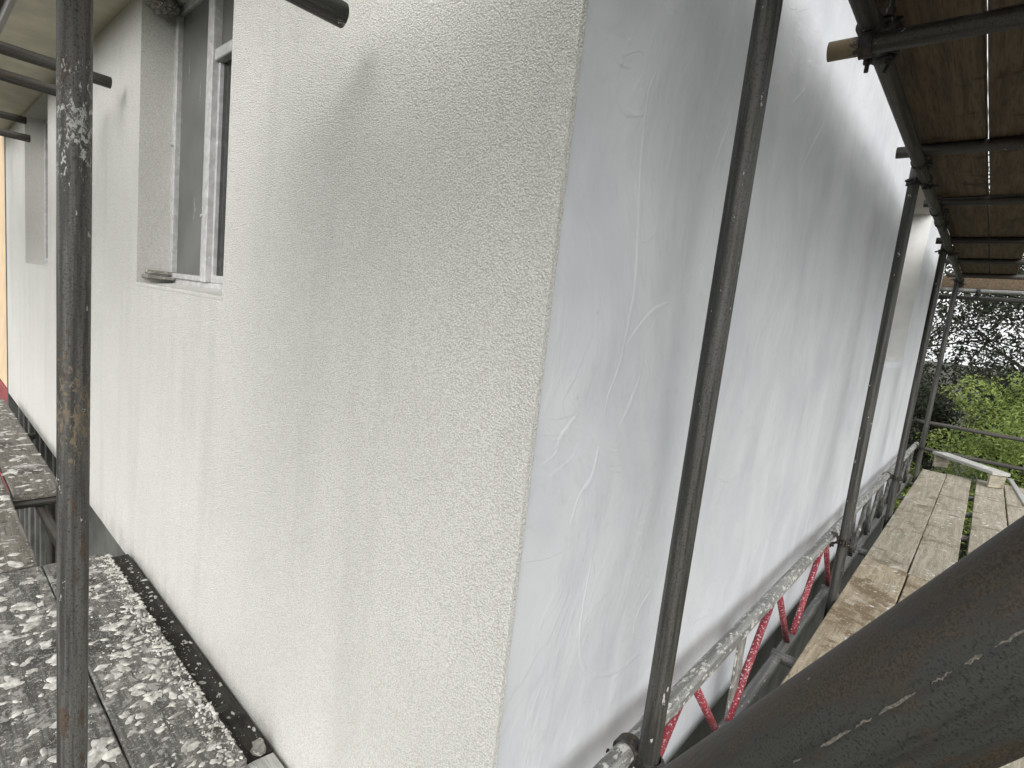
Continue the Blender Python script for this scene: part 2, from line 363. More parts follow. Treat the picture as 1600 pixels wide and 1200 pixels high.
# gable triangle above the smooth wall, far end wall, lower recessed walls
pk = ZT + (4.15 - YW) * 0.62
child(link_mesh('gable', [(XW, YW + 0.004, ZT), (XW, 7.6, ZT), (XW, 4.15, pk), (XW - .2, YW + 0.004, ZT), (XW - .2, 7.6, ZT), (XW - .2, 4.15, pk)],
      [(0, 1, 2), (5, 4, 3), (0, 2, 5, 3), (1, 4, 5, 2)], M_SMOOTH))
child(box('end_wall', (-7.4, 7.45, GZ), (XW - 0.003, 7.598, ZT), M_SMOOTH))
child(box('lower_wall', (-7.4, YW + 0.11, GZ), (XW - 0.06, YW + 0.25, ZB + 0.02), M_LOWER))
child(box('lower_wall', (XW - 0.25, YW + 0.26, GZ), (XW - 0.05, 7.44, ZB + 0.02), M_LOWER))
# dark room behind the windows
child(box('room_partition', (-7.3, 2.2, ZB + .05), (-1.5, 2.25, ZT), M_LOWER))
child(box('room_partition', (-1.85, YW + .14, ZB + .05), (-1.80, 2.19, ZT), M_LOWER))
# soffit, fascia, roof
child(box('soffit', (-7.4, 0.383, ZT + 0.002), (XW - 0.1, YW + 0.1, ZT + 0.022), M_SOFFIT))
child(box('fascia', (-7.4, 0.36, ZT - 0.015), (XW - 0.1, 0.382, ZT + 0.17), M_FASCIA, bev=0.003))
def gutter():
    vs = []; fs = []; n = 9
    for x in (-7.5, XW - 0.08):
        for rr in (0.055, 0.052):
            for k in range(n):
                t = math.pi + math.pi * k / (n - 1); vs.append((x, 0.300 + rr * math.cos(t), ZT + 0.09 + rr * math.sin(t)))
    for ring in (0, 1):
        for k in range(n - 1):
            a = ring * n + k; fs.append((a, a + 1, a + 1 + 2 * n, a + 2 * n))
    child(link_mesh('gutter', vs, fs, M_FASCIA, smooth=True))
gutter()
for (ya, yb) in ((0.33, 4.15), (7.97, 4.15)):
    za = ZT + 0.20 - 0.05; zb = pk + 0.17
    v = []
    for x in (-7.6, XW + 0.05):
        for y, z in ((ya, za - 0.0), (yb, zb)):
            v += [(x, y, z), (x, y, z + 0.10)]
    rf = link_mesh('roof', v, [(0, 2, 6, 4), (1, 5, 7, 3), (0, 4, 5, 1), (2, 3, 7, 6), (0, 1, 3, 2), (4, 6, 7, 5)], M_ROOF)
    child(rf)
# trowel ridges on the smooth wall: small raised lips of render, each a curved strip
def ridge(pts, wd=0.0062, h=0.0017):
    P = [Vector((XW, y, z + 1.3)) for (y, z) in pts]
    Q = []
    for i in range(len(P) - 1):                      # Catmull-Rom resample
        p0 = P[max(i - 1, 0)]; p1 = P[i]; p2 = P[i + 1]; p3 = P[min(i + 2, len(P) - 1)]
        for k in range(7):
            t = k / 7
            Q.append(0.5 * ((2 * p1) + (p2 - p0) * t + (2 * p0 - 5 * p1 + 4 * p2 - p3) * t * t + (3 * p1 - p0 - 3 * p2 + p3) * t ** 3))
    Q.append(P[-1]); vs = []; fs = []; n = len(Q)
    for i, q in enumerate(Q):
        d = (Q[min(i + 1, n - 1)] - Q[max(i - 1, 0)]).normalized(); s = Vector((1, 0, 0)).cross(d)
        tp = math.sin(math.pi * min(1, max(0.0, i / (n - 1)))) ** 0.5 * (0.7 + 0.5 * mnoise.noise((q.y * 25, q.z * 25, 0)))
        off = 0.010 * 0.0
        y, z = q.y, q.z
        fd = 1.0
        base = 0.010 * fd * (mnoise.noise((y * 1.5, z * 0.7, 3.1)) + 0.45 * mnoise.noise((y * 4.1, z * 1.7, 9.7)) + 0.2 * mnoise.noise((y * 9, z * 5, 1.7)))
        b = Vector((XW + base, y, z))
        for a, hh in ((-1.2, -0.0008), (-0.25, h * tp * .8), (0.15, h * tp), (2.6, -0.0008)):
            vs.append(b + s * wd * a * (0.4 + tp) + Vector((hh, 0, 0)))
    for i in range(n - 1):
        for k in range(3):
            a = i * 4 + k; fs.append((a, a + 1, a + 5, a + 4))
    o = link_mesh('trowel_ridge', vs, fs, M_SMOOTH, smooth=True)
    o.parent = wr
    return o
for pts in ([(.953, .478), (.932, .424), (.935, .318), (.953, .21), (.976, .079), (.972, .023), (.961, -.075), (.933, -.143), (.928, -.187)],
            [(.838, -.171), (.812, -.192), (.787, -.217), (.781, -.243), (.752, -.257), (.715, -.273)],
            [(1.144, .062), (1.061, .034), (.994, -.02), (.965, -.055)],
            [(.922, -.246), (.911, -.309), (.876, -.343), (.857, -.403)],
            [(1.676, -.196), (1.811, -.251), (1.943, -.32)],
            [(2.136, -.685), (2.268, -.766), (2.48, -.851), (2.645, -.882)],
            [(.954, -.483), (.949, -.645), (.982, -.755), (1.051, -.814), (1.173, -.853), (1.265, -.85), (1.326, -.89)],
            [(1.317, -.653), (1.242, -.69), (1.212, -.729), (1.208, -.776)],
            [(1.448, -.93), (1.564, -.913), (1.663, -.906), (1.898, -.962)],
            [(1.327, .515), (1.286, .432), (1.267, .373)],
            [(1.82, .759), (1.717, .676)], [(2.103, .762), (1.977, .624), (1.9, .521)],
            [(1.34, .05), (1.40, -.02), (1.43, -.12)], [(.80, .40), (.86, .37), (.93, .39)], [(.79, .47), (.82, .44), (.87, .45)],
            [(1.05, -.10), (1.02, -.17), (.985, -.22)], [(1.62, -.42), (1.75, -.46), (1.83, -.43)], [(2.5, .25), (2.62, .32), (2.8, .30), (2.86, .2)]):
    ridge(pts)

# windows
def window_left(W, name, fan):
    x0, x1, z0, z1 = W; y = YW + 0.125
    f = bmesh.new()
    J = 0.038
    add_box(f, (x0 - .02, y, z0 - .02), (x0 + J, y + .05, z1 + .02), .003)
    add_box(f, (x1 - J, y, z0 - .02), (x1 + .02, y + .05, z1 + .02), .003)
    add_box(f, (x0 + J - .001, y + .002, z0 - .02), (x1 - J + .001, y + .05, z0 + .034), .003)
    add_box(f, (x0 + J - .001, y + .002, z1 - .034), (x1 - J + .001, y + .05, z1 + .02), .003)
    w_ = child(from_bm('window', f, M_WFRAME))
    pv = Matrix.Identity(4)
    def sub(o): o.parent = w_; o.matrix_parent_inverse = pv; return o
    xm = x0 + 0.455
    sub(box('mullion', (xm - .012, y - .012, z0 + .034), (xm + .036, y + .048, z1 - .034), M_WFRAME, bev=.003))
    sub(box('casement_stile', (xm - .040, y - .006, z0 + .0345), (xm - .0125, y + .03, z1 - .0345), M_WFRAME, bev=.003))
    sub(box('casement_rail', (x0 + J, y - .006, z0 + .0345), (xm - .0405, y + .03, z0 + .058), M_WFRAME, bev=.003))
    sub(box('casement_stile', (x0 + J + .0005, y - .006, z0 + .0585), (x0 + J + .02, y + .03, z1 - .0345), M_WFRAME, bev=.003))
    sub(box('pane', (x0 + J + .0205, y + .016, z0 + .0585), (xm - .0405, y + .020, z1 - .035), M_FILM))
    zt = z1 - 0.29
    sub(box('transom_bar', (xm + .0365, y - .004, zt - .020), (x1 - J - .0005, y + .045, zt + .022), M_WFRAME, bev=.003))
    sub(box('casement_stile', (xm + .0365, y + .010, z0 + .0345), (xm + .052, y + .04, zt - .0205), M_WFRAME, bev=.003))
    sub(box('casement_rail', (xm + .0525, y + .010, z0 + .0345), (x1 - J - .0005, y + .04, z0 + .066), M_WFRAME, bev=.003))
    sub(box('pane', (xm + .0525, y + .026, z0 + .0665), (x1 - J - .0005, y + .030, zt - .0205), M_GLASS))
    sub(box('pane', (xm + .0365, y + .020, zt + .0225), (x1 - J - .0005, y + .024, z1 - .0345), M_FILM))
    if fan:
        for (xx, zz) in ((x0 + .025, z0 + .62), (xm - .027, z0 + .30), (xm + .017, zt + .05)):
            b = bmesh.new(); add_cyl(b, (xx, y - .001, zz), (xx, y - .014, zz), .007, .006, 8)
            sub(from_bm('window_stud', b, M_WFRAME))
    return w_
window_left(W1, 'near', True); window_left(W2, 'far', False)
def window_right(W):
    y0, y1, z0, z1 = W; x = XW - 0.125; J = .038
    f = bmesh.new()
    add_box(f, (x - .05, y0 - .02, z0 - .02), (x, y0 + J, z1 + .02), .003); add_box(f, (x - .05, y1 - J, z0 - .02), (x, y1 + .02, z1 + .02), .003)
    add_box(f, (x - .05, y0 + J, z0 - .02), (x - .002, y1 - J, z0 + .034), .003); add_box(f, (x - .05, y0 + J, z1 - .034), (x - .002, y1 - J, z1 + .02), .003)
    w_ = child(from_bm('window', f, M_WFRAME)); pv = Matrix.Identity(4)
    for nm, a, b, m in (('mullion', (x - .05, y0 + .5, z0 + .034), (x + .01, y0 + .55, z1 - .034), M_WFRAME), ('pane', (x - .03, y0 + J, z0 + .034), (x - .026, y0 + .5, z1 - .034), M_GLASS), ('pane', (x - .03, y0 + .55, z0 + .034), (x - .026, y1 - J, z1 - .034), M_GLASS)):
        o = box(nm, a, b, m); o.parent = w_; o.matrix_parent_inverse = pv
window_right(W3)
# sloping sills (same render), broken lump at the window head, broken sill horn
for W in (W1, W2):
    x0, x1, z0, z1 = W
    v = [(x0, YW - .0015, z0 - .006), (x1, YW - .0015, z0 - .006), (x1, YW + .125, z0 + .012), (x0, YW + .125, z0 + .012), (x0, YW - .0015, z0 - .012), (x1, YW - .0015, z0 - .012), (x1, YW + .002, z0 - .022), (x0, YW + .002, z0 - .022)]
    child(link_mesh('sill', v, [(0, 1, 2, 3), (4, 5, 1, 0), (7, 6, 5, 4)], M_TEX))
def lump(name, c, s, seed, mat, sub=2):
    bm = bmesh.new(); bmesh.ops.create_icosphere(bm, subdivisions=sub, radius=1.0)
    for v in bm.verts:
        k = 1 + 0.45 * mnoise.noise(v.co * 1.7 + Vector((seed, 0, 0))) + 0.25 * mnoise.noise(v.co * 4 + Vector((0, seed, 0)))
        v.co = Vector((v.co.x * s[0], v.co.y * s[1], v.co.z * s[2])) * k + Vector(c)
    return from_bm(name, bm, mat)
child(lump('broken_lintel_end', (-2.84, .765, 2.405), (.07, .055, .03), 3.0, M_BROKEN, 3))
child(lump('broken_lintel_end', (-2.80, .745, 2.375), (.04, .03, .018), 8.0, M_BROKEN, 3))
child(box('broken_sill_horn', (-2.895, .715, 1.268), (-2.80, .824, 1.282), M_BROKEN, bev=.003)); child(box('broken_sill_horn', (-2.885, .725, 1.288), (-2.83, .824, 1.306), M_BROKEN, bev=.004))
# upright battens and panels of the lower storey seen below the render
for i, x in enumerate((-7.3, -6.95, -6.6, -6.3, -6.02, -5.74, -5.4, -5.05, -4.7, -4.35, -3.3, -2.5, -1.7, -0.95)):
    child(box('batten', (x, YW + .06, GZ), (x + .07, YW + .109, ZB + .001 - .004), M_LOWER, bev=.004))
for x0, x1 in ((-6.88, -6.62), (-6.2, -6.05), (-4.26, -3.32), (-3.2, -2.55), (-2.4, -1.75)):
    child(box('panel', (x0, YW + .085, GZ), (x1, YW + .109, ZB - .006), M_PANEL, bev=.003))

# neighbouring house at the far left
nb = thing('neighbouring_house', 'peach painted house wall with dark red plinth at the far left edge', 'house', (-9.5, 1.0, GZ))
for nm, a, b_, m in (('wall', (-13, YW + .01, -0.085), (-7.47, YW + .3, 2.9), M_PEACH), ('plinth', (-13, YW - .005, GZ), (-7.472, YW + .3, -0.095), M_RED)):
    o = box(nm, a, b_, m, bev=.006); o.parent = nb; o.matrix_parent_inverse = Matrix.Translation(-Vector(nb.location))
o = box('joint_strip', (-7.468, YW - .004, GZ), (-7.402, YW + .1, 2.45), M_LOWER, bev=.004); o.parent = nb; o.matrix_parent_inverse = Matrix.Translation(-Vector(nb.location))

# ------------------------------------------------------------------ scaffold tubes
TR = 0.02415
def tube(name, label, p0, p1, mat, cat='scaffold tube', group=None, seg=28, parent=None, r=TR, hollow=True):
    p0 = Vector(p0); p1 = Vector(p1); L = (p1 - p0).length
    vs = []; fs = []; nr = max(2, int(L / 0.08))
    rnd = random.Random(hash((round(p0.x, 3), round(p0.y, 3), round(p0.z, 3))) & 0xffff); off = rnd.random() * 50
    rings = [(L * i / nr, r) for i in range(nr + 1)]
    rings = [(0.06, r - .0042), (0.0, r - .0042), (0.0005, r - .001)] + rings + [(L - .0005, r - .001), (L, r - .0042), (L - .06, r - .0042)]
    for z, q in rings:
        for k in range(seg):
            t = 2 * math.pi * k / seg
            qq = q + 0.0003 * mnoise.noise((math.cos(t) * 2 + off, math.sin(t) * 2, z * 9))
            vs.append((math.cos(t) * qq, math.sin(t) * qq, z))
    for i in range(len(rings) - 1):
        for k in range(seg):
            j = (k + 1) % seg; fs.append((i * seg + k, i * seg + j, (i + 1) * seg + j, (i + 1) * seg + k))
    fs.append(tuple(range(seg))[::-1]); a = (len(rings) - 1) * seg; fs.append(tuple(range(a, a + seg)))
    o = link_mesh(name, vs, fs, mat)
    n = len(rings) - 1
    sm = [not (f.index < 3 * seg or f.index >= (n - 3) * seg) for f in o.data.polygons]
    o.data.polygons.foreach_set('use_smooth', sm)
    q = (p1 - p0).normalized().to_track_quat('Z', 'X')
    o.rotation_mode = 'QUATERNION'; o.rotation_quaternion = q; o.location = p0
    if parent:
        o.parent = parent; o.location = p0 - Vector(parent.location)
    if label: tag(o, label, cat, group)
    return o
GS = 'upright scaffold tubes'; GTR = 'cross tubes of the scaffold'; GTL = 'cross tubes above the left deck'
PX = -0.425
tube('scaffold_tube', 'upright tube at left smeared with white render and rust', (-1.225, .203, GZ), (-1.228, .203, 3.6), M_T_LEFT, group=GS, seg=40)
tube('scaffold_tube', 'tall dark upright crossing the smooth wall, nearest to the house corner', (-.420, 1.10, GZ), (-.434, 1.115, 3.5), M_T_DARK, group=GS, seg=36)
tube('scaffold_tube', 'second dark upright along the smooth wall, stopping under the upper deck', (-.395, 3.22, GZ), (-.424, 3.25, 2.20), M_T_DARK, group=GS)
tube('scaffold_tube', 'third dark upright along the smooth wall, beyond the window recess', (-.400, 5.33, GZ), (-.420, 5.36, 2.20), M_T_DARK, group=GS)
tube('scaffold_tube', 'farthest thin upright by the end of the smooth wall, in front of trees', (-.400, 7.50, GZ), (-.420, 7.50, 2.20), M_T_DARK, group=GS)
tube('scaffold_tube', 'huge dark rusty diagonal tube close up in the bottom right corner', (.065 + .51 * .85, .2277 - .097 * .85, 1.2874 + .855 * .85), (.065 - .51 * 1.12, .2277 + .097 * 1.12, 1.2874 - .855 * 1.12), M_T_BIG, group=None, seg=96, r=.0252)
bt = bpy.data.objects[[o.name for o in bpy.data.objects if o.get('label', '').startswith('huge dark rusty')][0]]
A_ = Vector((.065, .2277, 1.2874)); D_ = Vector((-.50993, .09729, -.85470)); N_ = Vector((-.30, -.951, .071)); N_ = (N_ - N_.dot(D_) * D_).normalized(); B_ = D_.cross(N_)
for (sa, sb, wd) in ((.070, .083, .0009), (.087, .0935, .0012), (.098, .106, .0007), (.112, .128, .0010), (.131, .139, .0008), (.141, .156, .0012), (.166, .171, .0007)):
    vs = []; fs = []; kk = 9
    for i in range(kk + 1):
        t = i / kk; p = A_ + D_ * (sa + (sb - sa) * t); ww = wd * .5 * (.35 + math.sin(math.pi * t) ** .5) * (1 + .8 * mnoise.noise((i * 1.7, sa * 900, 0)))
        of = .0006 * mnoise.noise((i * .9, sa * 300, 4))
        for a_, h_ in ((-1, -.0002), (-.3, .0004), (.4, .0003), (1, -.0002)):
            q = a_ * ww + of; vs.append(p + (N_ * math.cos(q / TR) + B_ * math.sin(q / TR)) * (.0252 + h_))
    for i in range(kk):
        for k in range(3): fs.append((i * 4 + k, i * 4 + k + 1, i * 4 + k + 5, i * 4 + k + 4))
    o = link_mesh('cement_streak', vs, fs, M_STREAK); o.parent = bt; o.matrix_parent_inverse = (Matrix.Translation(bt.location) @ bt.rotation_quaternion.to_matrix().to_4x4()).inverted()
# left lift: transoms pointing at the cream wall
tube('scaffold_tube', 'dark tube end poking in at the top over the cream wall', (-1.115, -.9, 1.855), (-1.10, .612, 1.858), M_T_DARK, group=GTL)
tube('scaffold_tube', 'longer of two cross tubes passing behind the smeared upright, its end showing', (-3.10, -1.2, 2.105), (-3.12, .642, 2.107), M_T_TRAN, group=GTL)
tube('scaffold_tube', 'lower brownish cross tube ending behind the smeared upright', (-3.42, -1.2, 2.080), (-3.42, .60, 2.073), M_T_TRAN, group=GTL)
tube('scaffold_tube', 'short brown tube end at left edge, upper of the far pair', (-5.30, -1.2, 2.245), (-5.32, .612, 2.245), M_T_TRAN, group=GTL)
tube('scaffold_tube', 'grey tube end at left edge, lower of the far pair', (-5.06, -1.2, 2.088), (-5.08, .603, 2.092), M_T_TRAN, group=GTL)
tube('scaffold_tube', 'tiny far tube end at left edge above the peach wall', (-6.9, -1.2, 2.22), (-6.9, .56, 2.22), M_T_TRAN, group=GTL)
tube('scaffold_tube', 'tiny far tube end at left edge against the peach wall', (-6.8, -1.2, 2.02), (-6.8, .56, 2.02), M_T_TRAN, group=GTL)
# upper right lift
LX, LZ = -.385, 2.145
tube('scaffold_tube', 'long overhead tube running along under the edge of the upper boards', (LX, -1.5, LZ), (LX, 5.05, LZ), M_T_TRAN, group='overhead lengthwise tubes')
tube('scaffold_tube', 'far overhead lengthwise tube continuing to the end of the upper deck', (LX - .004, 5.055, LZ + .004), (LX - .01, 8.2, LZ + .03), M_T_TRAN, group='overhead lengthwise tubes')
tube('scaffold_tube', 'nearest overhead cross tube with tan painted end beside the smooth wall', (-.474, 1.70, 2.096), (1.3, 1.76, 2.090), M_T_TAN, group=GTR)
for y, tx, lb in ((2.98, -.475, 'overhead cross tube under the upper boards, second from the camera'), (3.98, -.45, 'overhead cross tube under the upper boards, third from the camera'),
                  (5.25, -.47, 'overhead cross tube under the upper boards, fourth from the camera'), (6.3, -.47, 'overhead cross tube under the upper boards, fifth from the camera'),
                  (7.32, -.5, 'overhead cross tube at the far end of the upper boards')):
    tube('scaffold_tube', lb, (tx, y, LZ + .0488), (1.3, y + .03, LZ + .0488), M_T_TRAN, group=GTR)
# far end rails
tube('scaffold_tube', 'dark horizontal rail below the upper deck, in front of the tree tops', (-.60, 8.02, 2.03), (2.2, 8.05, 2.01), M_T_DARK, group='rails across the far end of the scaffold')
tube('scaffold_tube', 'pale-topped horizontal tube under the far toe board', (-.60, 7.9, 2.10), (2.2, 7.93, 2.09), M_CHORD2, group='rails across the far end of the scaffold')
tube('scaffold_tube', 'guard rail across the far end in front of the green bush', (-.58, 8.35, .525), (2.2, 8.38, .50), M_T_TRAN, group='rails across the far end of the scaffold')
tube('scaffold_tube', 'low rail across the far end just behind the raised plank', (-.52, 8.62, .16), (2.2, 8.65, .14), M_T_TRAN, group='rails across the far end of the scaffold')
# deck transoms (below the boards)
for y, lb in ((1.55, 'plaster-tipped cross tube under the deck, between first and second uprights'), (2.52, 'cross tube under the deck behind the red lattice'), (3.45, 'cross tube under the deck beside the second upright'),
              (4.35, 'cross tube under the deck just beyond the board joint'), (5.50, 'cross tube under the deck with white tip beyond the second upright'), (6.4, 'cross tube under the deck before the last upright'), (7.22, 'cross tube under the deck with white tip near the far end')):
    tube('scaffold_tube', lb, (-.50 if y < 5 else -.44, y, -.063), (1.2, y, -.063), M_CHORD2, group='cross tubes under the deck')
# left deck transoms
for x, lb in ((-3.87, 'cross tube under the end of the splattered left plank'), (-2.80, 'cross tube under the far end of the near splattered planks'), (-1.62, 'cross tube under the near end of the splattered planks'), (-5.4, 'cross tube under the far left planks')):
    tube('scaffold_tube', lb, (x, -1.0, -.064), (x, .66, -.064), M_T_TRAN, group='cross tubes under the left deck')
tube('scaffold_tube', 'lengthwise tube below the left deck, down in the dark opening', (-7.2, .50, -.113), (-1.0, .50, -.113), M_T_TRAN)
tube('scaffold_tube', 'dark upright down in the opening beside the left planks', (-4.05, .56, GZ), (-4.05, .56, -.10), M_T_TRAN, group=GS)

# ------------------------------------------------------------------ couplers
def coupler(label, pa, a, pb, b, group='scaffold couplers', flip=1, swivel=False):
    pa = Vector(pa); pb = Vector(pb); a = Vector(a).normalized(); b = Vector(b).normalized()
    t = thing('scaffold_coupler', label, 'coupler', pa, group)
    n = (pb - pa); n = n.normalized() if n.length > 1e-4 else Vector((0, 0, 1))
    mid = (pb - pa) / 2
    bm = bmesh.new(); s1 = a.cross(n).normalized()
    add_box(bm, (-.019, -.019, -.006), (.019, .019, .006), .003, Matrix.Translation(mid) @ Matrix((a, s1, n)).transposed().to_4x4())
    from_bm('saddle', bm, M_COUPLER, t)
    for (c, ax, nn) in ((Vector((0, 0, 0)), a, -n), (pb - pa, b, n)):
        sd_ = ax.cross(nn).normalized() * flip
        F = Matrix((nn, sd_, ax)).transposed()
        vs = []; fs = []; ns = 22
        for i in range(ns):
            th = math.radians(-178 + 356 * i / (ns - 1))
            for (rr, z) in ((.0246, -.017), (.0310, -.015), (.0310, .015), (.0246, .017)):
                bulge = 0.002 * math.cos(3 * th)
                vs.append(c + F @ Vector(((rr + (bulge if rr > .03 else 0)) * math.cos(th), (rr + (bulge if rr > .03 else 0)) * math.sin(th), z)))
        for i in range(ns - 1):
            for k in range(4):
                j = (k + 1) % 4; fs.append((i * 4 + k, i * 4 + j, (i + 1) * 4 + j, (i + 1) * 4 + k))
        fs.append((3, 2, 1, 0)); fs.append(tuple((ns - 1) * 4 + k for k in range(4)))
        link_mesh('band', vs, fs, M_COUPLER, t)
        bm = bmesh.new(); F4 = Matrix.Translation(c) @ F.to_4x4()
        add_box(bm, (-.006, .027, -.014), (.004, .050, .014), .002, F4); from_bm('lug', bm, M_COUPLER, t)
        bm = bmesh.new(); add_box(bm, (.009, .027, -.014), (.016, .052, .014), .002, F4); from_bm('flap', bm, M_COUPLER, t)
        bm = bmesh.new(); p = c + F @ Vector((-.016, .040, 0)); q = c + F @ Vector((.052, .040, 0)); add_cyl(bm, p, q, .0058, seg=8)
        bo = from_bm('bolt', bm, M_COUPLER, t)
        bm = bmesh.new(); add_cyl(bm, c + F @ Vector((.017, .040, 0)), c + F @ Vector((.031, .040, 0)), .0115, seg=6)
        from_bm('nut', bm, M_COUPLER, bo)
    return t
CHX = -.478; CHZ = .315
X_, Y_, Z_ = (1, 0, 0), (0, 1, 0), (0, 0, 1)
coupler('plaster-covered coupler at the foot of the nearest dark upright', (-.4225, 1.11, CHZ), Z_, (CHX, 1.11, CHZ), Y_, flip=-1)
coupler('coupler joining the lattice beam to the second upright', (-.404, 3.236, CHZ - .005), Z_, (CHX + .012, 3.236, CHZ - .005), Y_, flip=-1)
coupler('coupler joining the far lattice beam to the third upright', (-.408, 5.35, CHZ), Z_, (CHX, 5.35, CHZ), Y_, flip=-1)
coupler('coupler at the foot of the farthest upright', (-.410, 7.50, CHZ), Z_, (CHX, 7.50, CHZ), Y_, flip=-1)
coupler('coupler gripping the tan-ended cross tube to the overhead tube', (LX, 1.705, LZ), Y_, (LX, 1.705, 2.096), X_, flip=1)
coupler('dark coupler hanging on the overhead tube just past the tan-ended cross tube', (LX, 1.86, LZ), Y_, (LX + .02, 1.86, LZ + .052), X_, flip=-1)
coupler('coupler at the top of the second upright under the overhead tube', (-.424, 3.25, LZ - .01), Z_, (LX, 3.27, LZ), Y_, flip=1)
coupler('coupler at the second overhead cross tube', (LX, 2.99, LZ), Y_, (LX, 2.99, LZ + .0488), X_, flip=-1)
coupler('coupler at the third overhead cross tube, dangling bolt', (LX, 3.98, LZ), Y_, (LX, 3.98, LZ + .0488), X_, flip=-1)
coupler('coupler on the overhead tube between third and fourth cross tubes', (LX, 4.30, LZ), Y_, (LX + .01, 4.30, LZ + .050), X_, flip=-1)
coupler('coupler at the top of the third upright', (-.420, 5.36, LZ - .01), Z_, (LX, 5.36, LZ), Y_, flip=1)
coupler('coupler at the top of the farthest upright', (-.420, 7.50, LZ + .02), Z_, (LX - .01, 7.50, LZ + .02), Y_, flip=1)
coupler('coupler on the far rails beside the farthest upright', (-.24, 7.9, 2.10), X_, (-.24, 8.02, 2.03), X_, flip=1)

# ------------------------------------------------------------------ lattice beams
def lattice(label, y0, y1, tops, half, mat_bar, first_up, zt=CHZ, zb=-.075, grey=None):
    t = thing('lattice_beam', label, 'lattice beam', (CHX, y0, zb), 'lattice beams along the smooth wall')
    tube('top_chord', None, (CHX, y0, zt), (CHX, y1, zt), M_CHORD, parent=t)
    tube('bottom_chord', None, (CHX, y0, zb), (CHX, y1, zb), M_CHORD2, parent=t)
    for yt in tops:
        for s in (-1, 1):
            ya = yt + s * .045; yb = yt + s * (half - .045)
            if not (y0 < yb < y1): continue
            bm = bmesh.new(); p = Vector((0, ya - y0, zt - zb - .02)); q = Vector((0, yb - y0, .02))
            add_cyl(bm, p, q, .0135, seg=14)
            from_bm('lattice_bar', bm, mat_bar, t, smooth=True)
    if grey:
        bm = bmesh.new(); add_box(bm, (-.012, grey - y0 - .04, -.05), (-.004, grey - y0 + .04, zt - zb - .018), .002)
        tag(from_bm('end_plate', bm, M_CHORD, t), 'flat grey upright plate')
    # dried render splashes on the chord
    rnd = random.Random(int(y0 * 100)); vs = []; fs = []
    for i in range(150):
        y = rnd.uniform(.1, y1 - y0 - .1); th = rnd.uniform(-.6, 2.8); L = rnd.uniform(.005, .028); wd = rnd.uniform(.15, .45); hh = rnd.uniform(.0008, .003)
        base = len(vs); m = 7
        for k in range(m):
            a = 2 * math.pi * k / m; tt = th + wd * math.cos(a) * rnd.uniform(.6, 1.2); yy = y + L * math.sin(a) * rnd.uniform(.5, 1.2)
            vs.append((math.cos(tt) * (TR - .0004), yy, zt - zb + math.sin(tt) * (TR - .0004)))
        vs.append((math.cos(th) * (TR + hh), y, zt - zb + math.sin(th) * (TR + hh)))
        for k in range(m): fs.append((base + k, base + (k + 1) % m, base + m))
    s = link_mesh('plaster_splashes', vs, fs, M_SPLAT, t, smooth=True); tag(s, kind='stuff')
lattice('grey lattice beam with red zigzag bars along the foot of the smooth wall', .62, 3.68, (.61, 1.45, 2.29, 3.13, 3.97), .42, M_REDBAR, True, grey=1.95)
lattice('far lattice beam with dark unpainted bars beyond the second upright', 3.72, 7.75, (3.9, 4.5, 5.1, 5.7, 6.3, 6.9, 7.5), .30, M_BLKBAR, True, zt=CHZ + .004)

# ------------------------------------------------------------------ boards
def plank(name, label, a, b, mat, axis='y', group=None, cat='scaffold board', seed=0, wob=.003, sag=0.0, yaw=0.0, rough=.002):
    a = Vector(a); b = Vector(b); c = (a + b) / 2; s = b - a
    L = s.y if axis == 'y' else s.x; W = s.x if axis == 'y' else s.y; T = s.z
    prof = [(-W / 2 + .004, T / 2), (-W / 4, T / 2 + .0006), (0, T / 2), (W / 4, T / 2 + .0006), (W / 2 - .004, T / 2), (W / 2, T / 2 - .004), (W / 2, -T / 2 + .004), (W / 2 - .004, -T / 2), (0, -T / 2), (-W / 2 + .004, -T / 2), (-W / 2, -T / 2 + .004), (-W / 2, T / 2 - .004)]
    n = max(8, int(L / 0.07)); vs = []; fs = []; m = len(prof)
    for i in range(n + 1):
        t = -L / 2 + L * i / n
        sw = wob * mnoise.noise((t * .7, seed * 7.3, 0)); sz = wob * .8 * mnoise.noise((t * .6, seed * 3.1, 5)) - sag * (1 - (2 * t / L) ** 2)
        for k, (u, z) in enumerate(prof):
            e = rough * mnoise.noise((t * 14, k * 3.7 + seed, 2)) if k in (0, 4, 5, 6, 10, 11) else 0
            tw = .003 * mnoise.noise((t * .5, seed, 8)) * u / W
            tt = t + (.006 * mnoise.noise((u * 30, z * 20, seed + 40)) if i in (0, n) else 0)
            p = (u + sw + e, tt, z + sz + tw) if axis == 'y' else (tt, u + sw + e, z + sz + tw)
            vs.append(p)
    for i in range(n):
        for k in range(m):
            j = (k + 1) % m; fs.append((i * m + k, i * m + j, (i + 1) * m + j, (i + 1) * m + k))
    fs.append(tuple(range(m))); fs.append(tuple(range(n * m, n * m + m))[::-1])
    o = link_mesh(name, vs, fs, mat)
    bm = bmesh.new(); bm.from_mesh(o.data); bmesh.ops.recalc_face_normals(bm, faces=bm.faces); bm.to_mesh(o.data); bm.free()
    o.location = c; o.rotation_euler = (0, 0, yaw)
    tag(o, label, cat, group); return o
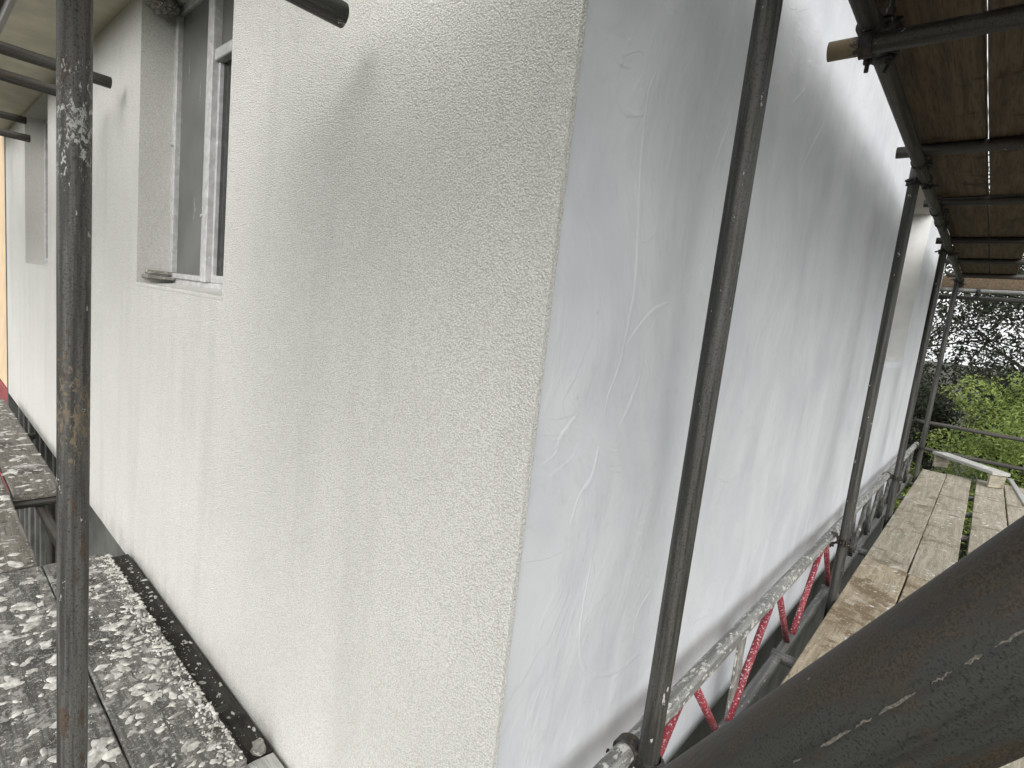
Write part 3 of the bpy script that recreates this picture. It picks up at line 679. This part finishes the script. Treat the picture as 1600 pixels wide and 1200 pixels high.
def splashes(parent, x0, x1, y0, y1, z, n, smin, smax, seed, hk=.12, bias=None, power=3.0):
    rnd = random.Random(seed); vs = []; fs = []; L = Vector(parent.location)
    for i in range(n):
        x = rnd.uniform(x0, x1); y = rnd.uniform(y0, y1)
        if bias: y = y1 - (y1 - y0) * rnd.random() ** bias
        s = smin + (smax - smin) * rnd.random() ** power; el = rnd.uniform(1.0, 2.4); an = rnd.uniform(0, math.pi); h = min(.010, s * hk * rnd.uniform(.4, 1.3)) + .0008
        m = 8 if s < .01 else 11; base = len(vs); ca, sa = math.cos(an), math.sin(an); ph = rnd.random() * 9
        rim = []
        for k in range(m):
            t = 2 * math.pi * k / m; r = s * (0.75 + .6 * mnoise.noise((math.cos(t) * 1.3 + ph, math.sin(t) * 1.3, i * 1.3)) + rnd.uniform(-.12, .12))
            u = math.cos(t) * r * el; v = math.sin(t) * r; rim.append((u * ca - v * sa, u * sa + v * ca))
        for (u, v) in rim: vs.append((x + u - L.x, min(y + v, y1 + .01) - L.y, z - .0015 - L.z))
        for (u, v) in rim: vs.append((x + u * .7 - L.x, min(y + v * .7, y1 + .01) - L.y, z + h * rnd.uniform(.6, 1.1) - L.z))
        vs.append((x - L.x, min(y, y1) - L.y, z + h - L.z))
        for k in range(m):
            j = (k + 1) % m; fs.append((base + k, base + j, base + m + j, base + m + k)); fs.append((base + m + k, base + m + j, base + 2 * m))
    o = link_mesh('render_splashes', vs, fs, M_SPLAT, parent, smooth=True); tag(o, kind='stuff'); return o
GD = 'deck boards beside the smooth wall'; GU = 'overhead boards'; GL = 'planks below the cream wall'
T = .038
for i, (x0, x1, ya, yb, z, m, lb) in enumerate((
    (-.388, -.163, 4.045, 8.02, 0, M_DECK, 'grey deck board nearest the smooth wall, far half, flecked with render'),
    (-.157, .060, 4.040, 8.08, -.002, M_DECK, 'grey deck board second from the smooth wall, far half, beside the open gap'),
    (.105, .332, 3.2, 8.16, -.003, M_DECK, 'grey deck board just right of the open gap in the deck'),
    (.343, .560, 3.0, 8.20, 0, M_DECK, 'outer deck board at right edge with metal straightedge lying on it'),
    (-.392, -.160, .55, 4.034, -.001, M_DECKN, 'tan deck board nearest the smooth wall, near half, beside the red bars'),
    (-.150, .072, .40, 4.030, -.004, M_DECKN, 'tan deck board mostly hidden behind the big diagonal tube'),
    (.100, .330, .30, 3.19, -.002, M_DECK, 'pale deck board showing in the bottom right corner below the big tube'))):
    o = plank('scaffold_board', lb, (x0, ya, z - T), (x1, yb, z), m, 'y', GD, seed=i + 1)
    splashes(o, x0 + .01, x1 - .01, ya + .05, yb - .05, z + .0005, 90, .002, .016, 50 + i, .06)
for i, (x0, x1, ya, yb, lb) in enumerate(((-.397, -.1725, -.7, 3.96, 'overhead brown board along the smooth wall, near length'), (-.1640, .050, -.7, 3.97, 'overhead brown board right of the light slit, near length'),
                                         (-.392, -.1715, 3.972, 7.5, 'overhead brown board along the smooth wall, far length'), (-.166, .042, 3.982, 7.5, 'overhead brown board right of the light slit, far length'),
        (.085, .305, -.7, 6.2, 'overhead brown board just out beyond the second light slit'), (.312, .535, -.7, 6.2, 'unseen outermost overhead brown board, added to shade the smooth wall'))):  # outermost board is out of view, added to darken the top of the wall
    plank('scaffold_board', lb, (x0, ya, LZ + .0742), (x1, yb, LZ + .1122), M_UPPER, 'y', GU, seed=20 + i, wob=.003)
for i, (ya, yb, lb) in enumerate(((.09, .315, 'unseen shading board over the corner, nearest to the cream wall'), (-.145, .08, 'unseen shading board over the corner, second from the cream wall'), (-.38, -.155, 'unseen shading board over the corner, farthest from the cream wall'))):
    plank('scaffold_board', lb, (-1.30, ya, 1.884), (-.46, yb, 1.922), M_UPPER, 'x', 'unseen shading boards over the corner', seed=80 + i)  # unseen boards guessed over the corner, added to shade the cream wall
for i, (ya, yb, lb) in enumerate(((-.255, -.03, 'unseen shading board of the left lift, nearest to the cream wall'), (-.49, -.265, 'unseen shading board of the left lift, second from the cream wall'), (-.725, -.50, 'unseen shading board of the left lift, farthest from the cream wall'))):
    plank('scaffold_board', lb, (-6.9, ya, 2.132), (-1.9, yb, 2.170), M_UPPER, 'x', 'unseen shading boards of the left lift', seed=90 + i)  # added out of frame to cut the sun on the left of the wall
plank('toe_board', 'brown toe board across the far end under the upper deck', (-.60, 7.945, 2.13), (2.2, 7.983, 2.26), M_UPPER, 'x', None, 'toe board', 31)
# left deck
o = plank('scaffold_board', 'dark plank under the cream wall thick with white render splashes and crumbs', (-2.865, .372, -T), (-1.338, .602, 0), M_LBOARD, 'x', GL, seed=41)
splashes(o, -2.84, -1.36, .40, .598, .0008, 1050, .0008, .021, 71, .02, None, 7.0)
splashes(o, -2.84, -1.345, .545, .598, .002, 900, .001, .008, 72, .45, 1.7, 3.0)
o = plank('scaffold_board', 'brownish splashed plank beside the smeared upright', (-2.87, .139, -T), (-1.31, .3695, .0), M_LBOARD, 'x', GL, seed=42)
splashes(o, -2.84, -1.34, .15, .355, .0018, 430, .0008, .030, 73, .015, None, 6.0)
o = plank('scaffold_board', 'splashed plank at the left edge, farther from the cream wall', (-6.6, .135, -T), (-2.885, .364, .0), M_LBOARDB, 'x', GL, seed=43)
splashes(o, -6.5, -2.92, .15, .355, .0008, 520, .001, .034, 74, .015, None, 5.0)
o = plank('scaffold_board', 'splashed plank with a square cut end above the dark opening', (-6.6, .378, -T + .002), (-3.85, .592, .002), M_LBOARDB, 'x', GL, seed=44)
splashes(o, -6.5, -3.88, .39, .585, .0028, 380, .001, .034, 75, .015, None, 5.0)
o = plank('scaffold_board', 'splashed plank outside the smeared upright at the bottom left corner', (-2.9, -.10, -T), (-1.28, .128, 0), M_LBOARDB, 'x', GL, seed=45)
splashes(o, -2.86, -1.3, -.08, .11, .0008, 400, .0008, .03, 76, .015, None, 6.0)
o = plank('dark_gap_strip', 'low dark strip standing in for the shadowed gap between splashed plank and cream wall', (-2.9, .606, -.075), (-1.37, .690, -.045), M_GAPSHADE, 'x', None, 'timber', 46)  # the gap's shadow is put into this strip's dark colour
splashes(o, -2.86, -1.4, .61, .68, -.0445, 260, .001, .009, 77, .4, None, 4.0)
o = plank('scaffold_board', 'pale grey board end at the bottom edge under the cream wall', (-1.36, .47, -.075), (-.72, .70 - .012, -.045), M_PALE, 'x', GL, seed=47)
splashes(o, -1.33, -.75, .48, .68, -.0445, 60, .001, .005, 78, .2)
box_ = lump('render_clod', (-1.385, .655, -.028), (.022, .02, .02), 5.5, M_BROKEN); tag(box_, 'dark broken clod of render at the end of the dark strip', 'rubble')

# hop-up plank at the far end of the deck
def hopup():
    p0 = Vector((-.275, 8.46, 0)); p1 = Vector((.285, 7.78, 0)); d = p1 - p0; L = d.length; ang = math.atan2(d.y, d.x)
    t = thing('hop_up', 'low white-splashed plank step standing across the far end of the deck', 'step', (p0 + p1) / 2); t.rotation_euler = (0, 0, ang)
    pl = plank('top_plank', None, (-L / 2, -.095, .150), (L / 2, .095, .185), M_PALE, 'x', None, None, 60); pl.parent = t
    splashes(pl, -L / 2 + .02, L / 2 - .02, -.085, .085, .1855, 120, .003, .02, 90)
    for s in (-1, 1):
        bm = bmesh.new(); add_box(bm, (s * (L / 2 - .04) - .014, -.085, .004), (s * (L / 2 - .04) + .014, .085, .149), .004)
        from_bm('leg', bm, M_DECK, t)
hopup()
b = bmesh.new(); d = Vector((.477 - .412, 7.35 - 8.35, 0)); Mx = Matrix.Translation((.445, 7.85, .004)) @ Matrix.Rotation(math.atan2(d.y, d.x), 4, 'Z')
add_box(b, (-.75, -.022, 0), (.75, .022, .020), .004, Mx)
tag(from_bm('straightedge', b, M_ALU), 'pale metal plastering straightedge lying on the outer deck board', 'straightedge')

# ------------------------------------------------------------------ vegetation
def foliage(name, parent, blobs, n, size, mat, seed, stems=None):
    rs = np.random.RandomState(seed); vs = []; k = np.array([b_[3] ** 2 * b_[4] for b_ in blobs]); k = k / k.sum()
    cnt = rs.multinomial(n, k); V = []; Fc = []
    for (x, y, z, r, rz), c in zip(blobs, cnt):
        d = rs.normal(size=(c, 3)); d /= np.linalg.norm(d, axis=1)[:, None]
        rad = rs.uniform(0.25, 1.0, c) ** 0.55 * (1 + .25 * np.sin(d[:, 0] * 5 + x * 3) * np.sin(d[:, 2] * 6 + z))
        P = d * rad[:, None] * np.array([r, r, rz]) + np.array([x, y, z])
        nrm = d * .6 + rs.normal(size=(c, 3)) * .7 + np.array([0, 0, .4]); nrm /= np.linalg.norm(nrm, axis=1)[:, None]
        ax = np.cross(nrm, rs.normal(size=(c, 3))); ax /= np.linalg.norm(ax, axis=1)[:, None]; bx = np.cross(nrm, ax)
        s = size * rs.uniform(.6, 1.4, c)[:, None]
        V.append(np.stack([P - ax * s, P + bx * s * .38 + nrm * s * .12, P + ax * s, P - bx * s * .38 + nrm * s * .12], 1).reshape(-1, 3))
    V = np.concatenate(V) - np.array(parent.location); m = len(V) // 4
    me = bpy.data.meshes.new(name); me.vertices.add(len(V)); me.vertices.foreach_set('co', V.ravel())
    me.loops.add(len(V)); me.loops.foreach_set('vertex_index', np.arange(len(V))); me.polygons.add(m)
    me.polygons.foreach_set('loop_start', np.arange(m) * 4); me.polygons.foreach_set('loop_total', np.full(m, 4)); me.update(); me.validate()
    o = bpy.data.objects.new(name, me); COL.objects.link(o); me.materials.append(mat); o.parent = parent; return o
def tree(name, label, base, height, spread, crown0, n, leaf, mat, seed, cat='tree', group=None, trunk_r=.09, gaps=9):
    rnd = random.Random(seed); t = thing(name, label, cat, base, group); base = Vector(base)
    bm = bmesh.new(); blobs = []; top = base + Vector((0, 0, height * .8)); pts = []
    prev = Vector((0, 0, -.1)); r0 = trunk_r
    for i in range(6):
        q = Vector((rnd.uniform(-.1, .1) * i * .4, rnd.uniform(-.1, .1) * i * .4, height * .8 * (i + 1) / 6)); add_cyl(bm, prev, q, r0, r0 * .8, 8); pts.append(q); prev = q; r0 *= .8
    for i in range(gaps):
        s = pts[rnd.randint(1, 5)]; an = rnd.random() * 6.28; ln = spread * rnd.uniform(.45, 1.0)
        e = Vector((s.x + math.cos(an) * ln, s.y + math.sin(an) * ln, min(height, max(crown0, s.z + rnd.uniform(.0, .5) * spread))))
        md = (s + e) / 2 + Vector((0, 0, .12 * ln)); add_cyl(bm, s, md, .020, .013, 6); add_cyl(bm, md, e, .013, .005, 6)
        for k in range(3):
            tw = e + Vector((rnd.uniform(-.4, .4), rnd.uniform(-.4, .4), rnd.uniform(-.1, .5))) * spread * .5; add_cyl(bm, md if k == 0 else e, tw, .009, .003, 5)
        rr = spread * rnd.uniform(.25, .45); blobs.append((base.x + e.x, base.y + e.y, base.z + e.z, rr, rr * rnd.uniform(.6, .95)))
    from_bm('trunk', bm, M_BARK, t, smooth=True)
    foliage('crown', t, blobs, n, leaf, mat, seed)
    return t
GT = 'trees behind the far end of the scaffold'
tree('evergreen_tree', 'dark loose-crowned tree directly behind the farthest upright', (-1.2, 13.2, -1.5), 5.6, 2.2, 1.8, 14500, .046, M_LF_DARK, 1, group=GT, gaps=30)
tree('evergreen_tree', 'dark tree with sky showing through, behind the bright green bush', (.9, 14.2, -1.3), 5.8, 2.3, 1.8, 11500, .048, M_LF_DARK, 4, group=GT, gaps=28)
tree('evergreen_tree', 'broad dark tree toward the right edge behind the deck', (3.3, 13.4, -1.5), 5.4, 2.2, 1.4, 14000, .046, M_LF_DARK, 3, group=GT, gaps=26)
def bush(label, c, r, rz, n, leaf, mat, seed, nb=11):
    rnd = random.Random(seed); c = Vector(c); t = thing('leafy_bush', label, 'bush', c, 'bushes beyond the deck'); bl = []; bm = bmesh.new()
    for i in range(nb):
        an = rnd.random() * 6.28; q = r * rnd.uniform(.1, .85); z = rz * rnd.uniform(.35, 1.65)
        e = Vector((math.cos(an) * q, math.sin(an) * q, z)); add_cyl(bm, (rnd.uniform(-.1, .1), rnd.uniform(-.1, .1), -.1), e, .016, .004, 6)
        rr = r * rnd.uniform(.22, .42); bl.append((c.x + e.x, c.y + e.y, c.z + e.z, rr, rr * .8))
    from_bm('stem', bm, M_BARK, t, smooth=True); foliage('foliage', t, bl, n, leaf, mat, seed)
bush('bright green bush behind the guard rail at the right edge', (.62, 10.3, -1.9), 1.30, 1.75, 42000, .027, M_LF_BRIGHT, 11, 34)
bush('low bright green bush beyond the farthest upright', (-.55, 10.0, -2.0), .75, 1.15, 16000, .026, M_LF_BRIGHT, 12, 16)
bush('dark hedge shrub beside the end of the smooth wall', (-1.3, 11.6, -1.9), 1.3, 1.6, 24000, .034, M_LF_DARK, 13, 22)
bush('low dark shrub added just behind the deck end to keep the deck gap dark', (.3, 8.95, -2.2), 1.15, .78, 26000, .032, M_LF_DARK, 14, 30)  # shrub darkened and raised so the gap in the deck reads dark
bush('dark shrub behind the bright green bush', (1.2, 12.2, -1.8), 1.9, 1.75, 36000, .036, M_LF_DARK, 15, 24)
def grass():
    rs = np.random.RandomState(5); n = 9000
    x = rs.uniform(-3, 5, n); y = rs.uniform(8.2, 14, n); h = rs.uniform(.12, .4, n); a = rs.uniform(0, 6.28, n)
    z = GZ + np.clip((y - 9.5) * .08, 0, .8) - .06; c, s = np.cos(a) * .012, np.sin(a) * .012; lx, ly = rs.normal(size=n) * .08, rs.normal(size=n) * .08
    V = np.stack([np.stack([x - c, y - s, z], 1), np.stack([x + c, y + s, z], 1), np.stack([x + lx, y + ly, z + h], 1)], 1).reshape(-1, 3)
    me = bpy.data.meshes.new('grass'); me.from_pydata(V.tolist(), [], [(3 * i, 3 * i + 1, 3 * i + 2) for i in range(n)]); me.materials.append(M_GRASS)
    o = bpy.data.objects.new('grass', me); COL.objects.link(o); tag(o, 'rough grass on the bank behind the scaffold', 'grass', kind='stuff')
grass()
